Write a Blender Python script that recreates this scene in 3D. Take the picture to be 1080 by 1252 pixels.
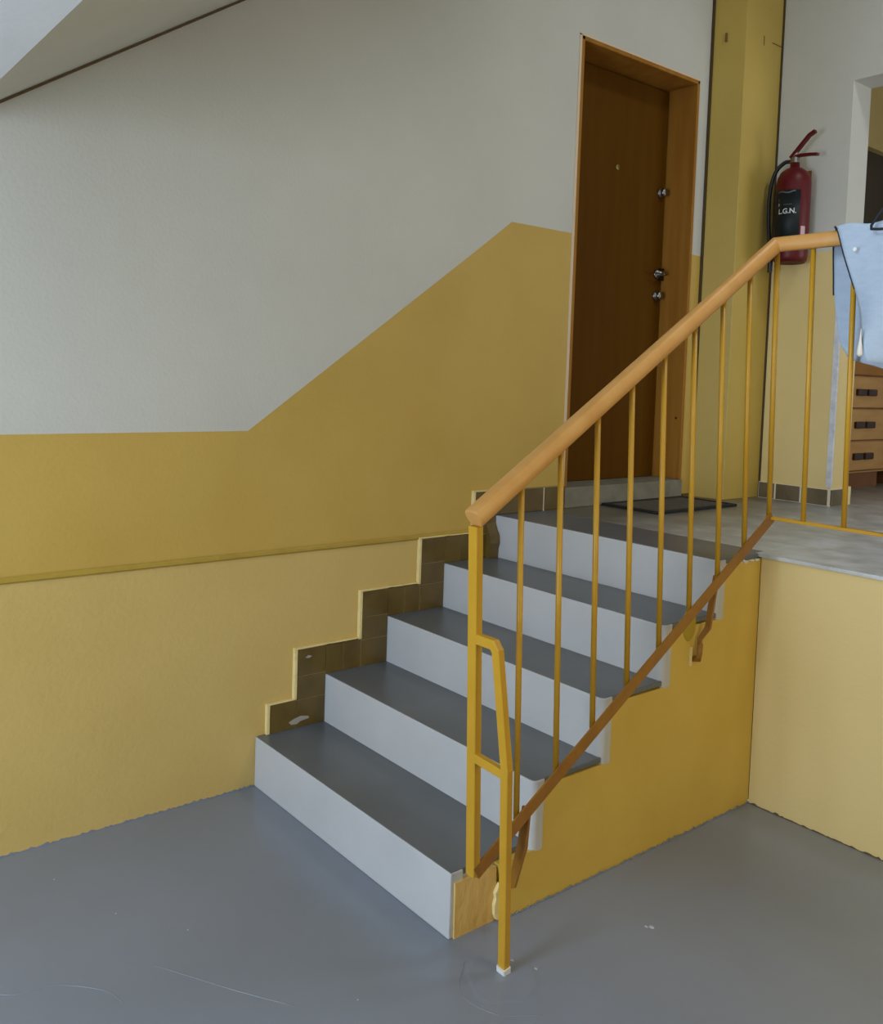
import bpy, bmesh, math, random
from mathutils import Vector, Matrix, noise
random.seed(7)
S = bpy.context.scene
COL = S.collection
for o in list(bpy.data.objects): bpy.data.objects.remove(o)

# ------------------------------------------------------------------ camera
cam_d = bpy.data.cameras.new('camera'); cam = bpy.data.objects.new('camera', cam_d); COL.objects.link(cam)
YAW, PIT, ROL, F, CY = .8891, -.0551, .0341, 1100.2945, 525.0096
fw = Vector((-math.sin(YAW)*math.cos(PIT), math.cos(YAW)*math.cos(PIT), math.sin(PIT)))
rt = Vector((math.cos(YAW), math.sin(YAW), 0)); up = rt.cross(fw)
r2 = rt*math.cos(ROL) + up*math.sin(ROL); u2 = -rt*math.sin(ROL) + up*math.cos(ROL)
M = Matrix((r2, u2, -fw)).transposed().to_4x4(); M.translation = Vector((2.6741, -1.4086, 1.3883))
cam.matrix_world = M
cam_d.sensor_fit = 'VERTICAL'; cam_d.sensor_height = 36; cam_d.lens = F/1252*36
cam_d.shift_y = -(626-CY)/1252
cam_d.clip_start = .05
S.camera = cam

# ------------------------------------------------------------------ light, exposure
S.view_settings.view_transform = 'Standard'; S.view_settings.look = 'None'
S.view_settings.gamma = 1; S.view_settings.use_curve_mapping = False
S.view_settings.exposure = 0.0
w = bpy.data.worlds.new('world'); S.world = w; w.use_nodes = True
w.node_tree.nodes['Background'].inputs[0].default_value = (.75, .86, 1, 1)
w.node_tree.nodes['Background'].inputs[1].default_value = .6

def area(name, loc, target, sx, sy, power, col):
    d = bpy.data.lights.new(name, 'AREA'); d.shape = 'RECTANGLE'; d.size = sx; d.size_y = sy
    d.energy = power; d.color = col
    o = bpy.data.objects.new(name, d); COL.objects.link(o); o.location = loc
    o.rotation_euler = (Vector(target)-Vector(loc)).to_track_quat('-Z', 'Y').to_euler()
    return o
# daylight through the glazed entrance behind the camera, the stair window and the landing window, plus two added fill lights
area('entrance_daylight', (1.35, -3.12, 1.15), (1.25, 0, .8), .9, 1.6, 74, (.70, .84, 1))
area('half_landing_window_daylight', (1.6, -3.12, 3.2), (1.0, 2.4, 2.0), 1.9, 1.3, 100, (.80, .90, 1))
area('warm_side_fill', (3.12, .5, 1.15), (1.2, .7, .2), .8, .8, 12, (1, .80, .42))  # added warm fill in place of bounce from the right, no lamp known
area('stair_window_daylight', (3.12, .55, 2.85), (0, .3, 2.3), 1.2, 1.1, 5, (.95, .97, 1))
area('hall_window_daylight', (3.12, 3.6, 2.0), (0, 3.6, 1.7), 1.3, 1.3, 24, (.9, .95, 1))
area('landing_top_fill', (2.1, 1.75, 4.12), (2.05, 1.7, .85), .5, .5, 20, (.86, .93, 1))  # added fill from above to brighten the landing floor, no fitting known

# ------------------------------------------------------------------ materials
def mat(name, c, rough=.6, c2=None, scale=6, bump=0, bscale=60, metal=0, spec=.5, detail=4, stretch=(1,1,1), lo=.35, hi=.7, coat=0):
    m = bpy.data.materials.new(name); m.use_nodes = True; nt = m.node_tree; n = nt.nodes; l = nt.links
    b = n['Principled BSDF']; b.inputs['Base Color'].default_value = (*c, 1)
    b.inputs['Roughness'].default_value = rough; b.inputs['Metallic'].default_value = metal
    b.inputs['Specular IOR Level'].default_value = spec; b.inputs['Coat Weight'].default_value = coat
    tc = n.new('ShaderNodeTexCoord'); mp = n.new('ShaderNodeMapping'); l.new(tc.outputs['Object'], mp.inputs[0]); mp.inputs['Scale'].default_value = stretch
    if c2:
        t = n.new('ShaderNodeTexNoise'); t.inputs['Scale'].default_value = scale; t.inputs['Detail'].default_value = detail
        l.new(mp.outputs[0], t.inputs[0])
        r = n.new('ShaderNodeValToRGB'); r.color_ramp.elements[0].position = lo; r.color_ramp.elements[1].position = hi
        r.color_ramp.elements[0].color = (*c, 1); r.color_ramp.elements[1].color = (*c2, 1)
        l.new(t.outputs[0], r.inputs[0]); l.new(r.outputs[0], b.inputs['Base Color'])
    if bump:
        t = n.new('ShaderNodeTexNoise'); t.inputs['Scale'].default_value = bscale; t.inputs['Detail'].default_value = 3
        l.new(mp.outputs[0], t.inputs[0])
        bp = n.new('ShaderNodeBump'); bp.inputs['Strength'].default_value = bump; bp.inputs['Distance'].default_value = .01
        l.new(t.outputs[0], bp.inputs['Height']); l.new(bp.outputs[0], b.inputs['Normal'])
    return m
def srgb(r, g, b):
    f = lambda v: (v/255/12.92 if v/255 <= .04045 else ((v/255+.055)/1.055)**2.4)
    return (f(r), f(g), f(b))
white = mat('white_wall_paint', srgb(197,194,184), .75, srgb(191,188,178), 2, .12, 90)
soffit_m = mat('soffit_paint', srgb(214,212,200), .8, srgb(207,205,192), 2, .1, 40)
slabw = mat('ceiling_paint', srgb(216,217,219), .8, srgb(209,210,212), 3, .08, 30)
ochre = mat('ochre_wall_paint', srgb(194,160,78), .55, srgb(188,153,70), 2.5, .12, 70)
ochre_light = mat('pale_ochre_wall_paint', srgb(204,174,104), .55, srgb(198,167,96), 2.5, .15, 60)
ochre_side = mat('stair_side_paint', srgb(210,178,84), .42, srgb(202,168,72), 3, .2, 18)
cream = mat('cream_wall_paint', srgb(220,196,136), .5, srgb(214,190,128), 2, .08, 60)
cream_edge = mat('cream_plaster_edge', srgb(232,212,150), .6, srgb(222,200,135), 20, .4, 80)
peach = mat('peach_plaster', srgb(214,178,106), .7, srgb(206,168,94), 12, .6, 30, stretch=(1,1,.7))
mustard = mat('mustard_strip_paint', srgb(178,148,58), .5, srgb(168,136,48), 8)
column_m = mat('column_paint', srgb(188,160,78), .5, srgb(182,153,70), 2, .08, 50)
floor_m = mat('grey_floor_paint', srgb(127,134,148), .26, srgb(120,127,139), 1.6, .10, 5, spec=.6)
tread_m = mat('dark_grey_step_paint', srgb(100,104,109), .34, srgb(92,96,100), 3, .10, 10)
riser_m = mat('light_grey_step_paint', srgb(188,188,189), .5, srgb(181,181,182), 4, .15, 20)
terrazzo = mat('worn_shaded_terrazzo', srgb(212,218,224), .34, srgb(168,170,168), 11, .12, 60, detail=10, stretch=(1,1.25,1), lo=.3, hi=.75)
def wear_and_shade(m, dark, x0, x1):
    """trodden wear and weaker light near the flat door, both put into the colour, fading out across the slab with a ragged border"""
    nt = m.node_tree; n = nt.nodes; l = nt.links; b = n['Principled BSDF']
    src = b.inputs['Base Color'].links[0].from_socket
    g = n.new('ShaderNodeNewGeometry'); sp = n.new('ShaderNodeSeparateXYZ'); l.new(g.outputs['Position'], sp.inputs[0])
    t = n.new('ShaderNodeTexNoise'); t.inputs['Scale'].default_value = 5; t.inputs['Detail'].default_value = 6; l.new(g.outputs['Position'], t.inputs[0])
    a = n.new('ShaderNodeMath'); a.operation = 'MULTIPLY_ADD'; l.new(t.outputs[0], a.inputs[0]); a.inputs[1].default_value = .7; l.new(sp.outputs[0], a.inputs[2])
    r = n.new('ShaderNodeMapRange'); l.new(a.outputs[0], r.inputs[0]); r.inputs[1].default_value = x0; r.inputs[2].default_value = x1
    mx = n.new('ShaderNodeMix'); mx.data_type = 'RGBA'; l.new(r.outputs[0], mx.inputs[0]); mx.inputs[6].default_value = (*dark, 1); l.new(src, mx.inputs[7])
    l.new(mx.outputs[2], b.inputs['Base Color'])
wear_and_shade(terrazzo, srgb(104,98,84), .55, 1.45)  # door side darkened in the colour for wear and for weaker light
joint_m = mat('dark_joint', srgb(80,78,72), .8)
tile_m = mat('olive_brown_tile', srgb(104,84,38), .27, srgb(86,68,28), 9, .12, 20)
tile2_m = mat('dull_brown_tile', srgb(112,98,74), .4, srgb(92,78,56), 9, .12, 20)
grout_m = mat('grout', srgb(216,206,184), .8)
grout_d = mat('brown_grout', srgb(138,118,76), .8)
steel = mat('yellow_railing_enamel', srgb(194,148,38), .36, srgb(188,141,32), 9, .05, 90)
steel_d = mat('brown_yellow_enamel', srgb(150,102,32), .42, srgb(138,92,26), 20, .12, 90)
rail_m = mat('ochre_plastic_handrail', srgb(200,148,80), .45, srgb(190,136,66), 12, .08, 50)
door_m = mat('brown_door_veneer', srgb(93,58,8), .6, srgb(87,53,6), 5, .06, 40, stretch=(4,4,.35), detail=6, spec=.06)
lining_m = mat('brown_door_lining', srgb(160,110,44), .5, srgb(146,96,34), 5, .06, 40, stretch=(4,4,.35), spec=.12)
black = mat('black_rubber', (.008,.008,.009), .45)
chrome = mat('worn_chrome', (.30,.29,.27), .28, metal=1)
brass = mat('dull_brass', (.35,.25,.1), .4, metal=1)
red = mat('red_enamel', (.10,.003,.005), .42, spec=.3)
label_m = mat('black_label', (.006,.010,.011), .5, spec=.3)
ltext = mat('white_print', (.6,.62,.6), .5)
ltext2 = mat('grey_print', (.08,.09,.09), .5)
pink = mat('pale_pink_tag', (.55,.35,.38), .5)
cloth_m = mat('light_blue_cotton', srgb(176,193,214), .9, srgb(168,186,208), 30, .35, 260, stretch=(1,1,3))
piping_m = mat('navy_piping', (.006,.008,.018), .7)
white_pl = mat('white_cotton_tassel', (.75,.73,.7), .6)
wood = mat('light_wood_veneer', srgb(182,138,80), .5, srgb(168,122,64), 4, .06, 40, stretch=(1,1,6))
wood_d = mat('brown_wood', srgb(122,78,44), .5, srgb(108,66,34), 6)
wood_top = mat('orange_wood_top', srgb(150,98,30), .45, srgb(138,88,24), 6)
handle_m = mat('dark_handle', (.03,.010,.006), .4)
darkdoor = mat('dark_brown_door', srgb(66,56,40), .55, srgb(58,48,34), 4)
beige = mat('beige_wall_paint', srgb(196,172,112), .6, srgb(190,165,104), 2)
mat_m = mat('brown_door_mat', srgb(98,90,74), .95, srgb(82,74,60), 60, .6, 300)
mat_b = mat('black_mat_edge', (.01,.009,.008), .8)
filler = mat('white_filler', (.7,.7,.67), .8)
glass_frame = mat('white_window_frame', srgb(220,220,215), .4)

# ------------------------------------------------------------------ mesh helpers
def link(name, bm, m, parent=None, smooth=False, bevel=0, seg=2):
    me = bpy.data.meshes.new(name)
    bmesh.ops.recalc_face_normals(bm, faces=bm.faces)
    bm.to_mesh(me); bm.free()
    for mm in (m if isinstance(m, (list, tuple)) else [m]): me.materials.append(mm)
    if smooth:
        for p in me.polygons: p.use_smooth = True
    o = bpy.data.objects.new(name, me); COL.objects.link(o)
    if parent: o.parent = parent
    if bevel:
        b = o.modifiers.new('bevel', 'BEVEL'); b.width = bevel; b.segments = seg; b.limit_method = 'ANGLE'; b.angle_limit = .6
    return o
def box(bm, x0, x1, y0, y1, z0, z1, mi=0):
    v = [bm.verts.new((x, y, z)) for x in (x0, x1) for y in (y0, y1) for z in (z0, z1)]
    for f in ((0,1,3,2), (4,6,7,5), (0,4,5,1), (2,3,7,6), (0,2,6,4), (1,5,7,3)):
        bm.faces.new([v[i] for i in f]).material_index = mi
def prism(bm, pts, d, mi=0):
    """pts: closed outline of 3-D points; d: vector it is pushed along"""
    a = [bm.verts.new(p) for p in pts]; b = [bm.verts.new(Vector(p)+Vector(d)) for p in pts]
    fs = [bm.faces.new(a), bm.faces.new(b[::-1])]
    for i in range(len(a)):
        j = (i+1) % len(a); fs.append(bm.faces.new((a[i], b[i], b[j], a[j])))
    for f in fs: f.material_index = mi
def sweep(bm, path, prof, upv=(0,0,1), mi=0, closed=True, scales=None):
    """profile (list of (a,b)) swept along a path; a is sideways, b is up"""
    P = [Vector(p) for p in path]; rings = []; upv = Vector(upv)
    for i, p in enumerate(P):
        t0 = (P[i]-P[i-1]).normalized() if i else (P[1]-P[0]).normalized()
        t1 = (P[i+1]-P[i]).normalized() if i < len(P)-1 else t0
        t = (t0+t1).normalized(); k = 1/max(.5, t.dot(t0))
        side = t.cross(upv)
        if side.length < 1e-4: side = t.cross(Vector((0,1,0)))
        side.normalize(); u = side.cross(t).normalized()
        sc = scales[i] if scales else 1
        # mitre in the bend's own plane
        bend = (t1-t0); 
        ring = []
        for a, b in prof:
            off = side*a*sc + u*b*sc
            if bend.length > 1e-3:
                bd = bend.normalized(); off = off + bd*off.dot(bd)*(k-1)
            ring.append(bm.verts.new(p+off))
        rings.append(ring)
    n = len(prof)
    for r0, r1 in zip(rings, rings[1:]):
        for i in range(n):
            j = (i+1) % n; bm.faces.new((r0[i], r0[j], r1[j], r1[i])).material_index = mi
    if closed:
        bm.faces.new(rings[0][::-1]).material_index = mi; bm.faces.new(rings[-1]).material_index = mi
def circ(r, n=12): return [(r*math.cos(2*math.pi*i/n), r*math.sin(2*math.pi*i/n)) for i in range(n)]
def rect(a, b, c=.002):
    a, b = a/2, b/2
    return [(a,-b+c),(a,b-c),(a-c,b),(-a+c,b),(-a,b-c),(-a,-b+c),(-a+c,-b),(a-c,-b)]
def lathe(bm, prof, c, axis='Z', n=32, mi=0):
    rings = []
    for r, h in prof:
        ring = []
        for i in range(n):
            a = 2*math.pi*i/n; x, y = r*math.cos(a), r*math.sin(a)
            v = (x, y, h) if axis == 'Z' else ((h, x, y) if axis == 'X' else (x, h, y))
            ring.append(bm.verts.new(Vector(c)+Vector(v)))
        rings.append(ring)
    for r0, r1 in zip(rings, rings[1:]):
        for i in range(n):
            j = (i+1) % n; bm.faces.new((r0[i], r0[j], r1[j], r1[i])).material_index = mi
    bm.faces.new(rings[0][::-1]).material_index = mi; bm.faces.new(rings[-1]).material_index = mi
def bspline(pts, n=8):
    P = [Vector(p) for p in pts]; P = [2*P[0]-P[1]] + P + [2*P[-1]-P[-2]]; out = []
    for i in range(1, len(P)-2):
        for k in range(n):
            t = k/n; a, b, c, d = P[i-1], P[i], P[i+1], P[i+2]
            out.append(.5*((2*b)+(-a+c)*t+(2*a-5*b+4*c-d)*t*t+(-a+3*b-3*c+d)*t**3))
    out.append(P[-2]); return out
def struct(name, bm, m, parent=None, **k):
    o = link(name, bm, m, parent, **k)
    if not parent: o['kind'] = 'structure'
    return o
def thing(name, label, cat, loc=(0,0,0), group=None):
    o = bpy.data.objects.new(name, None); COL.objects.link(o); o.location = loc; o.empty_display_size = .05
    o['label'] = label; o['category'] = cat
    if group: o['group'] = group
    return o
def part(name, bm, m, parent, label=None, **k):
    """meshes are written in world coordinates; move them to the parent's frame"""
    p = parent; off = Vector((0,0,0))
    while p: off += p.location; p = p.parent
    bmesh.ops.translate(bm, verts=bm.verts, vec=-off)
    o = link(name, bm, m, parent, **k)
    if label: o['label'] = label
    return o
B = bmesh.new

# ------------------------------------------------------------------ dimensions
H, D, W = .17, .2629, 1.037        # riser, going, stair width
L = 5*H                            # landing level
Y5 = 4*D                           # last riser
YL = 1.295                         # front edge of the landing
XR = 3.2; YF = -3.2; YB = 2.72; ZC = 4.2

# ------------------------------------------------------------------ floor
bm = B(); box(bm, -.0, XR, YF, YL, -.15, 0); struct('floor', bm, floor_m)

# ------------------------------------------------------------------ left wall with the door opening
DY0, DY1, DZ0, DZ1 = 1.452, 2.283, .94, 2.858
def yz(bm, pts, mi, x=0, t=-.25): prism(bm, [(x, a, b) for a, b in pts], (t, 0, 0), mi)
bm = B()
yz(bm, [(YF,-.15),(.93,-.15),(.93,.79),(YF,.79)], 2)
yz(bm, [(YF,.79),(.93,.79),(.93,1.912),(-.052,1.2),(YF,1.186)], 1)
yz(bm, [(.93,-.15),(DY0,-.15),(DY0,2.03),(1.088,2.03),(.93,1.912)], 1)
yz(bm, [(YF,1.186),(-.052,1.2),(.93,1.912),(1.088,2.03),(DY0,2.03),(DY0,ZC),(YF,ZC)], 0)
yz(bm, [(DY0,-.15),(DY1,-.15),(DY1,DZ0-.02),(DY0,DZ0-.02)], 1)
yz(bm, [(DY0,DZ1),(DY1,DZ1),(DY1,ZC),(DY0,ZC)], 0)
yz(bm, [(DY1,-.15),(YB+.15,-.15),(YB+.15,2.035),(DY1,2.035)], 1)
yz(bm, [(DY1,2.035),(YB+.15,2.035),(YB+.15,ZC),(DY1,ZC)], 0)
struct('wall_left', bm, [white, ochre, ochre_light])
bm = B(); sweep(bm, [(.004,YF,.789),(.004,.93,.791)], rect(.012,.019,.005)); struct('trim_1', bm, mustard)

# ragged edge of floor paint on the wall base
def ragged(bm, p0, p1, nrm, h0, h1, t=.003, n=90, seed=0):
    p0, p1, nrm = Vector(p0), Vector(p1), Vector(nrm); prev = None
    for i in range(n+1):
        p = p0.lerp(p1, i/n); h = h0+(h1-h0)*min(1.0, abs(noise.fractal(Vector((i*.41, seed, 1.7)), .5, 2, 5))*1.1)
        a = bm.verts.new(p+nrm*t); b = bm.verts.new(p+nrm*t+Vector((0,0,h))); c = bm.verts.new(p+Vector((0,0,h)))
        if prev:
            bm.faces.new((prev[0],a,b,prev[1])); bm.faces.new((prev[1],b,c,prev[2]))
        prev = (a,b,c)
bm = B(); ragged(bm, (0,YF,0), (0,0,0), (1,0,0), .001, .008, n=420); struct('trim_2', bm, floor_m)
bm = B(); ragged(bm, (XR,YL,0), (W+.015,YL,0), (0,-1,0), .001, .007, n=260, seed=4); struct('trim_3', bm, mat('dark_floor_edge', srgb(92,78,56), .6))
bm = B(); ragged(bm, (W+.015,YL,0), (W+.015,.17,0), (1,0,0), .001, .009, n=160, seed=8); struct('trim_4', bm, floor_m)

# ------------------------------------------------------------------ alcove wall under the landing, right wall, front wall, ceiling
bm = B(); box(bm, W+.015, XR, YL, YL+.2, -.15, L-.007); struct('wall_alcove', bm, cream)
bm = B()
box(bm, XR, XR+.2, YF, 5.6, -.15, ZC, 0)
struct('wall_right', bm, [white])
bm = B(); box(bm, XR-.006, XR, YF, YL, 0, 1.19); struct('trim_5', bm, cream)
bm = B()
box(bm, -.25, .55, YF-.2, YF, -.15, ZC); box(bm, 2.65, XR+.2, YF-.2, YF, -.15, ZC); box(bm, .55, 2.65, YF-.2, YF, 2.02, ZC); box(bm, .55, 2.65, YF-.2, YF, -.15, 0)
struct('wall_front', bm, white)
bm = B()
for x0, x1, z0, z1 in ((.55,.61,0,2.02),(2.59,2.65,0,2.02),(1.57,1.63,.06,1.96),(.61,2.59,1.96,2.02),(.61,2.59,0,.06)): box(bm, x0, x1, YF-.12, YF-.05, z0, z1)
struct('door_3', bm, glass_frame)
bm = B(); box(bm, -.7, XR+.2, YF-.2, 5.8, ZC, ZC+.1); struct('ceiling', bm, white)

# half landing and upper flight overhead
SY, SZ, SL = -.895, 2.036, .666
bm = B(); box(bm, 0, XR, YF, SY, SZ, SZ+.16); struct('ceiling_half_landing', bm, slabw)
bm = B()
y1 = 1.3; z1 = SZ+SL*(y1-SY)
prism(bm, [(0,SY,SZ),(0,y1,z1),(0,y1,z1+.22),(0,SY,SZ+.22)], (1.2,0,0)); struct('ceiling_upper_flight', bm, soffit_m)
bm = B(); sweep(bm, [(.004,SY-.6,SZ-.006),(.004,SY,SZ-.006),(.004,y1,z1-.006)], rect(.006,.007,.001), upv=(1,0,0)); struct('trim_6', bm, mat('dark_brown_strip', srgb(92,64,20), .5))  # thin dark brown strip along the soffit edge

# ------------------------------------------------------------------ landing: slab, terrazzo pieces, back wall, opening
bm = B()
box(bm, 0, W, Y5+.02, YL+.2, 0, L-.025); box(bm, 0, W, YL+.2, YB, L-.2, L-.025); box(bm, W, XR, YL+.2, YB, L-.2, L-.025); box(bm,-.25,XR,YB,5.6,L-.2,L-.025)
box(bm, W+.0, XR, YL+.004, YL+.2, L-.0125, L-.0122)
fl = struct('floor_landing', bm, joint_m)
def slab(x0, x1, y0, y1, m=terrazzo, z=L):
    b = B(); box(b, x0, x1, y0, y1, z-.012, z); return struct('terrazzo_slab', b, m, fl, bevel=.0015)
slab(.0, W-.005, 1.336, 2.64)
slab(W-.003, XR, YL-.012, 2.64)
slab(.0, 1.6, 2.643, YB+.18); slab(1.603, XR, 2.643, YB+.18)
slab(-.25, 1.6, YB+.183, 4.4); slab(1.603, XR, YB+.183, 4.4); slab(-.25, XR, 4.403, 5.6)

def tilebox(bm, x0,x1,y0,y1,z0,z1): box(bm,x0,x1,y0,y1,z0,z1)
# back wall: wainscot, upper wall, header; the opening starts at x = .527
XO, ZO = .535, 2.84; CX = .16
bm = B()
box(bm, 0, XO, YB, YB+.17, L-.2, 2.062, 1); box(bm, 0, XO, YB, YB+.17, 2.062, ZC, 0)
box(bm, XO, XR, YB, YB+.17, ZO, ZC, 0)
box(bm, 2.3, XR, YB, YB+.17, L-.2, ZO, 0)
struct('wall_back', bm, [white, cream])
bm = B(); box(bm, XO-.022, XO+.003, YB-.003, YB+.01, L+.09, 1.98); struct('trim_7', bm, mat('bare_white_corner', srgb(214,216,222), .6, srgb(190,192,200), 30, .3, 60))
# hall behind the opening
bm = B(); box(bm, -.45, -.25, YB+.17, 4.36, L-.2, ZC); box(bm, -.45, -.25, 5.26, 5.8, L-.2, ZC); box(bm, -.45, -.25, 4.36, 5.26, 3.005, ZC)
box(bm, -.45, -.25, 4.36, 5.26, L-.2, L)
struct('wall_hall', bm, beige)
bm = B(); box(bm, -.45, XR+.2, 5.6, 5.8, L-.2, ZC); struct('wall_hall_end', bm, white)
bm = B(); box(bm, -.40, -.30, 4.36, 5.26, L, 3.005); dd = struct('door_2', bm, darkdoor)
bm = B(); lathe(bm, [(.026,0),(.026,.008),(.012,.012),(.012,.05)], (-.30,4.44,1.9), 'X', 16); box(bm,-.262,-.25,4.43,4.56,1.89,1.91); struct('door_handle', bm, chrome, dd)

# boxed column in the corner
bm = B()
foot = [(-.01,2.362),(CX,2.408),(CX,YB),(-.01,YB)]
prism(bm, [(x,y,L) for x,y in foot], (0,0,ZC-L))
colm = struct('trim_8', bm, column_m, bevel=.003)
bm = B(); 
sweep(bm, [(.005,2.362,L),(.005,2.362,ZC)], rect(.012,.012,.001)); sweep(bm, [(CX+.003,YB-.003,L),(CX+.003,YB-.003,ZC)], rect(.01,.01,.001))
struct('seam', bm, mat('dark_seam', srgb(70,52,20), .8), colm)
bm = B(); box(bm, CX, CX+.0015, 2.63, 2.715, 3.083, 3.088); box(bm, .068,.073,2.372,2.386,3.05,3.09); box(bm, CX-.002,CX+.0015,2.555,2.560,3.055,3.10)
struct('crack', bm, mat('crack_line', srgb(110,86,34), .8), colm)

# ------------------------------------------------------------------ skirting tiles on the landing (parts of baseboards)
def baseboard(name): 
    o = bpy.data.objects.new(name, None); COL.objects.link(o); o['kind'] = 'structure'; return o
bb = baseboard('baseboard_back')
def add(name, parent, m, *bx, bevel=.002, label=None):
    b = B(); box(b, *bx); o = link(name, b, m, parent, bevel=bevel)
    if label: o['label'] = label
    return o
add('grout_bed', bb, grout_m, CX+.006, XO+.006, YB-.0125, YB, L, L+.080, bevel=0)
xs = [CX+.008, .262, .398, XO+.004]
for a, b_ in zip(xs, xs[1:]): add('tile', bb, tile2_m, a, b_-.009, YB-.014, YB-.002, L+.002, L+.078)
add('grout_bed', bb, grout_m, XO, XO+.008, YB-.006, YB+.17, L, L+.082, bevel=0)
add('tile', bb, tile2_m, XO+.002, XO+.014, YB-.006, YB+.135, L+.002, L+.078)
add('plaster_end', bb, cream_edge, XO+.0, XO+.016, YB+.143, YB+.172, L, L+.088)
bl = baseboard('baseboard_left')
T = .105
add('grout_bed', bl, grout_d, 0, .010, Y5-.01, DY0-.004, L, L+.1, bevel=0)
add('joint', bl, grout_m, 0, .0135, 1.318, 1.326, L, L+.097, bevel=0)
ys = [Y5-.008, Y5+.135, 1.322, DY0-.004]
for a, b_ in zip(ys, ys[1:]): add('tile', bl, tile_m, .002, .014, a, b_-.005, L+.001, L+.097)
add('tile', bl, tile_m, .002,.014, DY1+.006, 2.36, L+.001, L+.02)

# ------------------------------------------------------------------ STAIRCASE
st = thing('staircase', 'short grey painted staircase of five steps with an ochre side', 'stairs', (0,0,0))
for k in range(5):
    y0 = k*D; z0 = k*H; z1_ = z0+H
    last = k == 4
    xr = W+.014 if k else W-.003
    b = B(); rr = .018 if k else .004
    plan = [(0,y0),(xr-rr,y0)]+[(xr-rr+rr*math.sin(t*math.pi/12), y0+rr-rr*math.cos(t*math.pi/12)) for t in range(1,6)]+[(xr,y0+rr),(xr,y0+.042),(0,y0+.042)]
    zz0 = z0-.024 if k else z0
    prism(b, [(x,y,zz0) for x,y in plan], (0,0,z1_-.0015-zz0))
    part('riser', b, riser_m, st, bevel=.0035, seg=2)
    b = B(); y1_ = (y0+D) if not last else 1.333
    ins = .003
    if last: box(b, 0, W-.004, y0+.02, y1_+.002, z1_-.012, z1_)
    ye = YL-.014 if last else y1_+.006
    q = [(0,y0+ins),(xr-rr,y0+ins)]+[(xr-rr+(rr-ins)*math.sin(t*math.pi/12), y0+rr-(rr-ins)*math.cos(t*math.pi/12)) for t in range(1,6)]+[(xr-ins,y0+rr),(xr-ins,ye),(0,ye)]
    prism(b, [(x,y,z1_-.016) for x,y in q], (0,0,.0162 if last else .016))
    part('tread', b, tread_m, st, bevel=.002, seg=1)
# body of the flight, ochre side plaster (proud from the second step on)
b = B()
pts = [(0,0)]
for k in range(4): pts += [(k*D+.012, (k+1)*H-.014), ((k+1)*D+.012, (k+1)*H-.014)]
body = [(.012,0),(.012,H-.02)]
for k in range(1,5): body += [(k*D+.012, k*H-.02), (k*D+.012, (k+1)*H-.02)]
body += [(YL,L-.02),(YL,0)]
prism(b, [(.001,y,z) for y,z in body], (W-.012,0,0)); part('stair_body', b, riser_m, st)
b = B()
side = [(.165,.0),(.158,.06),(.166,.10),(.156,.135),(.150,H-.018),(D+.040,H-.018)]
for k in range(1,5):
    side += [(k*D+.040, k*H-.018), (k*D+.040, (k+1)*H-.020)]
    if k < 4: side += [((k+1)*D+.040, (k+1)*H-.020)]
side += [(4*D+.040,L-.0165),(YL,L-.0165),(YL,0)]
# remove duplicates
cl = []
for p in side:
    if not cl or (abs(cl[-1][0]-p[0])+abs(cl[-1][1]-p[1])) > 1e-4: cl.append(p)
prism(b, [(W-.011,y,z) for y,z in cl], (.024,0,0)); part('side_plaster', b, ochre_side, st, 'ochre plaster side of the flight')
b = B()
prism(b, [(W-.011,y,z) for y,z in [(.014,.0),(.012,H-.027),(.15,H-.027),(.156,.0)]], (.013,0,0)); part('step_end', b, peach, st, 'peach plaster end of the lowest step')
# cream chipped edge between them
b = B()
prism(b, [(W+.002,.156,.004),(W+.002,.148,.006),(W+.002,.141,.020),(W+.002,.139,.045),(W+.002,.144,.062),(W+.002,.141,.078),(W+.002,.148,.088),(W+.002,.156,.10)], (.0105,0,0))
part('chipped_edge', b, cream_edge, st, 'pale chipped plaster edge')
# filler blobs under the landing edge
b = B()
for i in range(16):
    y = 1.10+.185*i/16+random.uniform(-.004,.004)
    if .3 < (i/16) < .5: continue
    r = random.uniform(.003,.0065)
    bmesh.ops.create_icosphere(b, subdivisions=2, radius=r, matrix=Matrix.Translation((W+.015, y, L-.019+random.uniform(-.003,.003))))
o = part('filler_blobs', b, filler, st, 'white filler crumbs under the landing edge', smooth=True); o['kind'] = 'stuff'

# stepped tile skirting up the left wall
sk = bpy.data.objects.new('baseboard_stairs', None); COL.objects.link(sk); sk['kind'] = 'structure'
def sk_part(name, m, y0, y1, z0, z1, x0=.0, x1=.014, bevel=.0015):
    b = B(); box(b, x0, x1, y0, y1, z0, z1); return part(name, b, m, sk, bevel=bevel)
E_ = .012
def cream_bit(y0, y1, z0, z1): sk_part('plaster_edge', cream_edge, y0, y1, z0, z1, 0, .0155)
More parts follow.
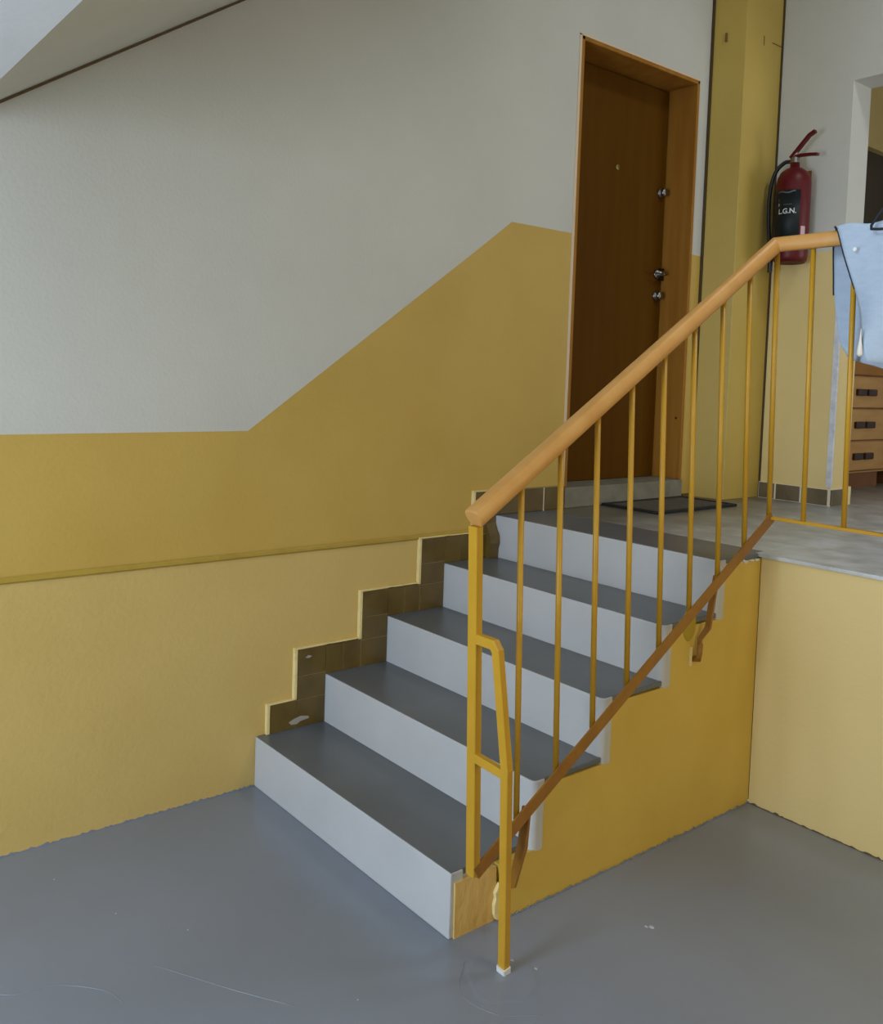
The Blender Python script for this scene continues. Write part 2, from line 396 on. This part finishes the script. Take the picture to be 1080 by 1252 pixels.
# tread 1 tile
sk_part('tile', tile_m, .046, .146, H+.001, H+.10)
cream_bit(.046-E_, .046, H+.001, H+.10); cream_bit(.046-E_, .146, H+.10, H+.105)
for k in range(1, 5):
    yr = k*D; zb = k*H; yc0 = yr-.115
    top = zb+H+.105 if k < 4 else L+.099
    zz = [zb+.001, zb+.098, zb+.18, top]
    # column in front of the riser (starts on tread k); its lowest tile is level with the row
    if k == 4: zz = [zb+.001, zb+.1, zb+.19, top]
    for a, b_ in zip(zz, zz[1:]):
        sk_part('tile', tile_m, yc0+.001, yr-.002, a, b_-.003)
    sk_part('grout_bed', grout_d, yc0, yr, zb, top, 0, .0115, 0)
    cream_bit(yc0-E_, yc0, zb+.102, top); cream_bit(yc0-E_, yr if k==4 else yr+.02, top, top+.005)
    # row on top of tread k+1 between this column and the next
    if k < 4:
        y0 = yr; y1_ = (k+1)*D-.115; zt = (k+1)*H
        ym = (y0+y1_)/2
        for a, b_ in ((y0, ym), (ym, y1_)): sk_part('tile', tile_m, a, b_-.004, zt+.001, zt+.102)
        sk_part('grout_bed', grout_d, y0, y1_, zt, zt+.10, 0, .0115, 0)
        cream_bit(y0, y1_, zt+.105, zt+.109)
sk_part('grout_bed', grout_d, .046, .148, H, H+.1, 0, .0115, 0)
b = B(); prism(b, [(0,Y5-.002,z) for z in (0,)]*0 or [(0,Y5-.003,.681),(.034,Y5-.003,.681),(.036,Y5-.003,.72),(.043,Y5-.003,.742),(.040,Y5-.003,.772),(.026,Y5-.003,.792),(.018,Y5-.003,.81),(0,Y5-.003,.85)], (0,-.05,0)); part('tile', b, tile_m, sk)
smear = mat('grey_paint_smear', srgb(160,152,142), .6)
b = B(); prism(b, [(.0141,.118,.196),(.0141,.14,.205),(.0141,.165,.21),(.0141,.195,.204),(.0141,.20,.196),(.0141,.165,.192),(.0141,.15,.184),(.0141,.128,.186)], (.0006,0,0)); part('paint_smear', b, smear, sk)
b = B(); prism(b, [(.0141,.178,.412),(.0141,.19,.420),(.0141,.205,.414),(.0141,.192,.409)], (.0008,0,0)); part('paint_smear', b, smear, sk)

# ------------------------------------------------------------------ DOOR
dr = bpy.data.objects.new('door_1', None); COL.objects.link(dr); dr.location = (0, 1.87, DZ0); dr['kind'] = 'structure'
RD = -.155
b = B()
t = .018
box(b, RD-.05, .004, DY0, DY0+t, DZ0, DZ1)
box(b, RD-.05, .004, DY1-t, DY1, DZ0, DZ1)
box(b, RD-.05, .004, DY0, DY1, DZ1-t, DZ1)
part('door_lining', b, lining_m, dr, bevel=.003)
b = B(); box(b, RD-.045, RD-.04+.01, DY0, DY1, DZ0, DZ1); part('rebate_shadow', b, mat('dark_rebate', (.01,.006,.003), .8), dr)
b = B(); box(b, RD-.03, RD, DY0+t+.004, DY1-t-.010, DZ0+.002, DZ1-t-.008); leaf = part('door_leaf', b, door_m, dr, bevel=.002)
b = B(); box(b, -.25, .012, DY0, DY1, L, DZ0); part('threshold', b, mat('concrete_sill', srgb(134,128,110), .7, srgb(112,106,90), 12, .3, 40), dr, bevel=.004)
yk = 2.222
def lock(z, kind):
    b = B()
    if kind == 'knob':
        lathe(b, [(.024,0),(.024,.006),(.012,.009),(.011,.014),(.019,.018),(.022,.026),(.017,.034),(.006,.036)], (RD, yk, z), 'X', 20)
    else:
        lathe(b, [(.024,0),(.024,.006),(.016,.010),(.010,.012),(.010,.05),(.003,.052)], (RD, yk, z), 'X', 20)
        sweep(b, [(RD+.042,yk+.018,z),(RD+.046,yk-.02,z+.002),(RD+.045,yk-.07,z+.002)], circ(.008,10))
    return b
part('door_knob', lock(2.34,'knob'), chrome, dr, smooth=True)
part('door_lever', lock(1.945,'lever'), chrome, dr, smooth=True)
part('door_lock', lock(1.838,'knob'), chrome, dr, smooth=True)
b = B(); box(b, RD, RD+.012, DY1-t-.03, DY1-t, 1.915, 1.975); part('strike_plate', b, mat('dark_strike', (.04,.03,.02), .4, metal=.8), dr)
b = B(); lathe(b, [(.012,0),(.012,.003),(.007,.004),(.006,.002)], (RD, 1.895, 2.41), 'X', 20); part('peephole', b, brass, dr)
b = B(); lathe(b, [(.006,0),(.006,.001)], (-.03, DY1-t-.001, 1.24), 'Y', 10); part('lining_hole', b, handle_m, dr)
b = B(); box(b, -.001, .003, DY0-.014, DY0, DZ0-.0, DZ1+.004); box(b, -.001,.003, DY0-.014, DY1+.006, DZ1, DZ1+.008); part('plaster_edge', b, mat('pinkish_plaster_edge', srgb(214,190,160), .7), dr)

# ------------------------------------------------------------------ DOOR MAT
dm = thing('door_mat', 'flat brown door mat with black edging outside the brown flat door', 'mat', (.17, 1.98, L))
b = B(); box(b, .035, .30, 1.71, 2.25, L, L+.008); part('mat_field', b, mat_m, dm)
b = B()
for bx in ((.016,.328,1.688,1.712),(.016,.328,2.248,2.272),(.016,.038,1.71,2.25),(.302,.328,1.71,2.25)): box(b, *bx, L, L+.012)
part('mat_border', b, mat_b, dm, bevel=.002)

# ------------------------------------------------------------------ RAILING
rl = thing('stair_railing', 'yellow metal stair railing with ochre handrail and round balusters', 'railing', (1.11, -.01, 0))
ht = [(1.11,-.035,1.068),(1.11,1.185,1.846),(XR-.02,1.185,1.848)]
hprof = [(.021,-.018),(.025,-.006),(.025,.011),(.020,.020),(0,.023),(-.020,.020),(-.025,.011),(-.025,-.006),(-.021,-.018),(-.016,-.023),(.016,-.023)]
b = B(); sweep(b, ht, hprof); hr = part('handrail', b, rail_m, rl, 'ochre plastic handrail', bevel=.003)
for p in hr.data.polygons: p.use_smooth = len(p.vertices) == 4
# post
b = B(); sweep(b, [(1.11,-.026,1.05),(1.113,.002,.205)], rect(.03,.022,.002), upv=(0,1,0)); part('post', b, steel, rl)
# outrigger leg
b = B()
sweep(b, [(1.113,-.018,.785),(1.178,-.016,.785),(1.190,-.016,.772),(1.226,-.008,.505),(1.203,.03,.0)], rect(.024,.020,.002), upv=(0,1,0)); leg = part('leg', b, steel, rl)
b = B(); sweep(b, [(1.125,-.010,.498),(1.224,-.008,.492)], rect(.018,.022,.002), upv=(0,0,1)); part('leg_brace', b, steel, rl)
b = B(); sweep(b, [(1.203,.030,-.002),(1.2048,.027,.016)], rect(.027,.024,.002), upv=(0,1,0)); part('bare_foot', b, filler, leg, 'bare unpainted foot')
# bottom rail (angle iron)
lp = [(1.113,.0,.212),(1.113,1.222,.985),(XR-.02,1.222,.985)]
b = B(); sweep(b, lp[:2], [(.015,-.017),(.015,.017),(.010,.017),(.010,-.012),(-.015,-.012),(-.015,-.017)]); part('bottom_rail', b, steel_d, rl, 'brown-yellow sloping bottom bar')
b = B(); sweep(b, [(1.108,1.222,.983),(XR-.02,1.222,.983)], rect(.022,.010,.001)); part('bottom_rail', b, steel, rl)
for i in range(8):
    yt = .117+.1335*i; yb = .141+.1355*i
    zt = 1.068+(yt+.035)*(.778/1.22)-.015; zb = .212+yb*(.773/1.222)
    b = B(); sweep(b, [(1.11,yt,zt),(1.113,yb,zb)], circ(.0078,12), upv=(0,1,0)); part('baluster', b, steel, rl, smooth=True)
b = B(); sweep(b, [(1.115,1.186,1.84),(1.114,1.222,.985)], circ(.0082,12), upv=(0,1,0)); part('baluster', b, steel, rl, smooth=True)
for i in range(15):
    xb = 1.231+.129*i
    b = B(); sweep(b, [(xb+.003,1.186,1.835),(xb,1.222,.985)], circ(.0078,12), upv=(0,1,0)); part('baluster', b, steel, rl, smooth=True)
# wall brackets
b = B(); sweep(b, [(1.111,.178,.318),(1.104,.176,.22),(1.085,.165,.115),(W+.004,.162,.088)], rect(.028,.008,.001), upv=(0,1,0), scales=[1,1.1,.85,.6]); part('wall_bracket', b, steel_d, rl)
b = B(); sweep(b, [(1.105,.962,.82),(1.088,.968,.72),(1.082,.966,.655),(1.066,.950,.618),(W+.03,.948,.60)], rect(.018,.010,.001), upv=(0,1,0), scales=[1,1.1,1,.8,.8]); part('wall_bracket', b, steel_d, rl)
b = B(); sweep(b, [(W+.032,.948,.605),(W+.034,.944,.575),(W+.028,.948,.556),(W+.008,.944,.552)], circ(.009,10), upv=(0,1,0)); part('bracket_hook', b, steel_d, rl, smooth=True)
b = B(); box(b, W+.012, W+.018, .922, .930, .535, .592); part('bracket_scar', b, cream_edge, rl)
b = B(); lathe(b, [(.034,0),(.03,.0025),(.001,.003)], (W+.0125, .915, .665), 'X', 18)
bmesh.ops.scale(b, verts=b.verts, vec=(1,1,1.6), space=Matrix.Translation((0,0,-.665))); part('bracket_patch', b, mat('greenish_patch', srgb(170,146,40), .55), rl, 'greenish yellow paint patch behind the upper bracket')

# floor patch round the foot
pt = B(); n = 28; ring = []; ring2 = []
for i in range(n):
    a = 2*math.pi*i/n; r = .085+.028*noise.noise(Vector((math.cos(a)*1.3, math.sin(a)*1.3, 3)))
    ring.append(pt.verts.new((1.215+1.15*r*math.cos(a), .015+r*math.sin(a), .0002))); ring2.append(pt.verts.new((1.215+1.0*r*math.cos(a), .015+.88*r*math.sin(a), .0012)))
for i in range(n): pt.faces.new((ring[i], ring[(i+1)%n], ring2[(i+1)%n], ring2[i]))
pt.faces.new(ring2)
link('floor_patch', pt, floor_m, bpy.data.objects['floor'])
b = B()
for x, y, r in ((1.185,.075,.004),(1.24,.10,.0035),(1.19,.03,.006),(1.215,.02,.005),(1.30,.46,.006),(1.29,.45,.004),(.45,-.62,.002),(.62,-.5,.002),(1.08,-.30,.0018),(.2,-.7,.002)):
    bmesh.ops.create_icosphere(b, subdivisions=2, radius=r, matrix=Matrix.Translation((x,y,0)) @ Matrix.Diagonal((1.4,1,.35,1)))
o = link('paint_drips', b, mat('pale_grey_drip', srgb(170,172,176), .5), bpy.data.objects['floor'], smooth=True); o['kind'] = 'stuff'
b = B()
for pts_ in ([(.55,-.98,0),(.62,-.9,0),(.64,-.82,0),(.72,-.74,0),(.78,-.72,0)], [(.70,-.62,0),(.8,-.56,0),(.9,-.5,0),(1.02,-.42,0)], [(1.12,-.02,0),(1.2,-.1,0),(1.30,-.08,0),(1.36,.0,0)]):
    sweep(b, bspline(pts_, 5), circ(.0007,5))
o = link('floor_ridges', b, floor_m, bpy.data.objects['floor'], smooth=True); o['kind'] = 'stuff'

# ------------------------------------------------------------------ FIRE EXTINGUISHER
EX, EY, EZ = .318, 2.625, 2.005
fe = thing('fire_extinguisher', 'red fire extinguisher with black label hung on the wall behind the handrail corner', 'fire extinguisher', (EX, EY, EZ))
b = B(); lathe(b, [(.045,.008),(.066,0),(.076,.012),(.079,.03),(.079,.375),(.076,.40),(.062,.428),(.038,.446),(.022,.452),(.021,.475)], (EX,EY,EZ), 'Z', 40); part('cylinder', b, red, fe, smooth=True)
b = B(); lathe(b, [(.017,.47),(.019,.475),(.019,.50),(.014,.505),(.014,.525)], (EX,EY,EZ), 'Z', 20); box(b, EX-.03, EX+.012, EY-.009, EY+.009, EZ+.478, EZ+.493); part('valve', b, chrome, fe)
b = B()
sweep(b, [(EX-.02,EY-.004,EZ+.50),(EX+.02,EY-.004,EZ+.542),(EX+.07,EY-.006,EZ+.592),(EX+.100,EY-.008,EZ+.606)], rect(.022,.015,.001), upv=(0,0,1)); part('top_lever', b, red, fe, bevel=.002)
b = B()
sweep(b, [(EX-.02,EY,EZ+.502),(EX+.03,EY-.004,EZ+.506),(EX+.08,EY-.006,EZ+.502),(EX+.118,EY-.008,EZ+.496)], rect(.022,.013,.001), upv=(0,0,1)); part('carry_handle', b, red, fe, bevel=.002)
b = B(); sweep(b, bspline([(EX-.02,EY,EZ+.485),(EX-.055,EY-.004,EZ+.482),(EX-.098,EY-.006,EZ+.44),(EX-.118,EY-.01,EZ+.35),(EX-.117,EY-.012,EZ+.22),(EX-.104,EY-.016,EZ+.11),(EX-.092,EY-.02,EZ+.02)]), circ(.0095,12), upv=(0,1,0)); hs = part('hose', b, black, fe, smooth=True)
b = B(); lathe(b, [(.011,-.07),(.012,-.02),(.012,.02),(.010,.03)], (EX-.091,EY-.02,EZ+.03), 'Z', 14); part('nozzle', b, black, hs)
# label: curved sheet facing the stairwell
ang0 = math.atan2(-1.4086-EY, 2.6741-EX)    # towards the open side
def cyl_pt(a, z, r=.0795): return (EX+r*math.cos(a), EY+r*math.sin(a), EZ+z)
a0, a1 = ang0-1.25, ang0+.42
b = B(); n = 20; cols = []
for i in range(n+1):
    a = a0+(a1-a0)*i/n
    cols.append([b.verts.new(cyl_pt(a, z, r)) for z, r in ((.06,.079),(.06,.0802),(.335,.0802),(.335,.079))])
for c0, c1 in zip(cols, cols[1:]):
    for j in range(3): b.faces.new((c0[j], c1[j], c1[j+1], c0[j+1]))
lb = part('label', b, label_m, fe, 'black label with white print', smooth=True)
def text_on_cyl(txt, size, ac, z, m, name='print', rr=.0806):
    cu = bpy.data.curves.new('t', 'FONT'); cu.body = txt; cu.size = size; cu.align_x = 'CENTER'; cu.offset = .0006
    ob = bpy.data.objects.new('t', cu); me = bpy.data.meshes.new_from_object(ob); bpy.data.objects.remove(ob)
    b = B(); b.from_mesh(me)
    for v in b.verts:
        a = ac + v.co.x/rr; v.co = Vector(cyl_pt(a, z+v.co.y, rr))
    return part(name, b, m, lb)
ac = (a0+a1)/2+.02
text_on_cyl('L.G.N.', .033, ac+.07, .225, ltext)
text_on_cyl('------', .020, ac+.1, .262, ltext2)
for z in (.262,.285): 
    b = B()
    for i in range(3): 
        v = [b.verts.new(cyl_pt(ac-.5+.06*j, z+dz, .0806)) for j, dz in ((0,0),(1,0),(1,.012),(0,.012))]
    b.faces.new(v); part('print', b, ltext2 if z > .28 else ltext, lb)
b = B()
cols = []
for i in range(9):
    a = a0+.3+(a1-a0-.6)*i/8; cols.append([b.verts.new(cyl_pt(a, z+.004*math.sin(i), .0807)) for z in (.322,.329)])
for c0, c1 in zip(cols, cols[1:]): b.faces.new((c0[0],c1[0],c1[1],c0[1]))
part('print', b, ltext2, lb)
b = B(); cols = []
for i in range(5):
    a = a1+.10+.30*i/4; cols.append([b.verts.new(cyl_pt(a, z, .0805)) for z in (.10,.165)])
for c0, c1 in zip(cols, cols[1:]): b.faces.new((c0[0],c1[0],c1[1],c0[1]))
part('inspection_tag', b, pink, fe, 'pale pink sticker')
b = B(); box(b, EX-.02, EX+.02, EY+.075, YB, EZ+.33, EZ+.40); box(b, EX-.035, EX+.035, YB-.004, YB, EZ+.30, EZ+.45); part('wall_hook', b, steel_d, fe)

# ------------------------------------------------------------------ CLOTHING OVER THE RAIL
cg = thing('garment', 'light blue cotton garment with navy piping draped over the landing handrail', 'clothing', (1.6, 1.185, 1.85))
RX1 = 1.98
NU, NV = 70, 46
def lerp(a, b, t): return a+(b-a)*t
def drape(u, v):
    """u along the rail 0..1; v: 0 = front hem, .5 = over the rail, 1 = back hem"""
    zt = 1.878+.02*u*min(1, u*4)+.010*noise.noise(Vector((u*9, 1, 0)))
    if v < .46:
        k = 1-v/.46
        xl = 1.325+.062*min(1, k/.44)+ max(0, k-.44)*.118
        zb = 1.478-.01*math.sin(u*5)
        x = lerp(xl, RX1, u); z = lerp(zt-.012, zb, k)
        y = 1.152-.030*math.sin(k*1.6)*(.7+.5*u) + .016*math.sin(x*41+k*2.2)*k + .012*noise.noise(Vector((x*14, z*7, 2)))*(.4+k)
        return (x, y, z)
    if v > .54:
        k = (v-.54)/.46
        xl = 1.278+.022*k**2 - .012*math.sin(k*3)
        rnd = max(0, (.10-u)/.10)
        zb = 1.468+.022*rnd**1.4+.012*math.sin(u*21)
        x = lerp(xl+.022*max(0,k-.88)/.12, RX1-.02, u); z = lerp(zt-.012, zb, k)
        y = 1.226+.045*math.sin(k*2.2) + .013*math.sin(x*47+1+k*2)*k + .012*noise.noise(Vector((x*12, z*7, 7)))*(.4+k)
        return (x, y, z)
    k = (v-.46)/.08; a = math.pi*k
    xl = lerp(1.325, 1.278, k)
    return (lerp(xl, RX1, u), 1.189-.037*math.cos(a), zt-.012+.014*math.sin(a))
b = B(); G = [[b.verts.new(drape(i/NU, j/NV)) for j in range(NV+1)] for i in range(NU+1)]
for i in range(NU):
    for j in range(NV): b.faces.new((G[i][j], G[i+1][j], G[i+1][j+1], G[i][j+1]))
c = part('fabric', b, cloth_m, cg, smooth=True)
so = c.modifiers.new('solid', 'SOLIDIFY'); so.thickness = .004; so.offset = 0
b = B(); sweep(b, [Vector(drape(0, j/60))+Vector((-.001,0,0)) for j in range(15, 60*62//100)], circ(.0028,8)); part('piping', b, piping_m, c, 'navy piping', smooth=True)
b = B(); sweep(b, [Vector(drape(0, .47+.3*j/30))+Vector((-.002,-.002,0)) for j in range(30)], circ(.0024,8)); part('piping', b, piping_m, c, 'navy piping', smooth=True)
# neckline loop of piping near the top of the front
b = B(); sweep(b, [(1.480,1.150,1.935),(1.458,1.132,1.900),(1.436,1.126,1.862),(1.440,1.120,1.851),(1.462,1.118,1.848),(1.52,1.116,1.846),(1.58,1.116,1.86),(1.60,1.125,1.90)], circ(.0038,8), upv=(0,1,0)); part('neck_piping', b, piping_m, c, 'navy neck piping', smooth=True)
# collar fold behind it
b = B(); CG = []
for i in range(13):
    t = i/12; x = 1.445+.17*t; zz = 1.885+.052*math.sin(math.pi*t)
    CG.append([b.verts.new((x, 1.142+.012*k, lerp(1.856, zz, k/3))) for k in range(4)])
for i in range(12):
    for k in range(3): b.faces.new((CG[i][k], CG[i+1][k], CG[i+1][k+1], CG[i][k+1]))
cc = part('collar', b, cloth_m, c, smooth=True); so = cc.modifiers.new('s','SOLIDIFY'); so.thickness = .004
b = B()
lathe(b, [(.001,.06),(.003,.03),(.007,.004),(.0085,-.012),(.004,-.018)], (1.437,1.100,1.512), 'Z', 12); part('tassel', b, white_pl, cg, 'white tassel', smooth=True)
b = B(); lathe(b, [(.003,-.001),(.0055,-.001),(.0055,.001),(.003,.001)], (1.392,1.127,1.80), 'Y', 10); part('button', b, white_pl, c)

# ------------------------------------------------------------------ CHEST OF DRAWERS
cx0, cx1, cy0, cy1 = -.246, .185, 3.22, 4.28
ch = thing('chest_of_drawers', 'light wood chest of drawers with dark pulls beyond the landing opening', 'chest of drawers', ((cx0+cx1)/2, (cy0+cy1)/2, L))
b = B(); box(b, cx0, cx1, cy0, cy1, .935, 1.60); part('carcass', b, wood, ch, bevel=.003)
b = B(); box(b, cx0, cx1+.02, cy0-.015, cy1+.015, 1.60, 1.625); part('top', b, wood_top, ch, bevel=.004)
b = B(); box(b, cx0, cx1-.012, cy0+.02, 3.96, L, .935); box(b, cx0, cx1-.012, 4.12, cy1-.02, L, .935); part('plinth', b, wood_d, ch)
for i, (z0, z1_) in enumerate(((1.494,1.595),(1.308,1.488),(1.124,1.302),(.950,1.118))):
    b = B(); box(b, cx1-.002, cx1+.016, cy0+.012, cy1-.012, z0+.003, z1_-.003); dw = part('drawer', b, wood_top if i == 0 else wood, ch, bevel=.003)
    b = B(); box(b, cx1+.0, cx1+.004, cy0+.012, cy1-.012, z0-.004, z0+.003); part('drawer_gap', b, wood_d, ch)
    if i:
        zc = (z0+z1_)/2
        for yy in (3.64, 3.765):
            b = B(); box(b, cx1+.016, cx1+.034, yy-.05, yy+.05, zc-.019, zc+.019)
            o = part('handle', b, handle_m, dw, bevel=.005)
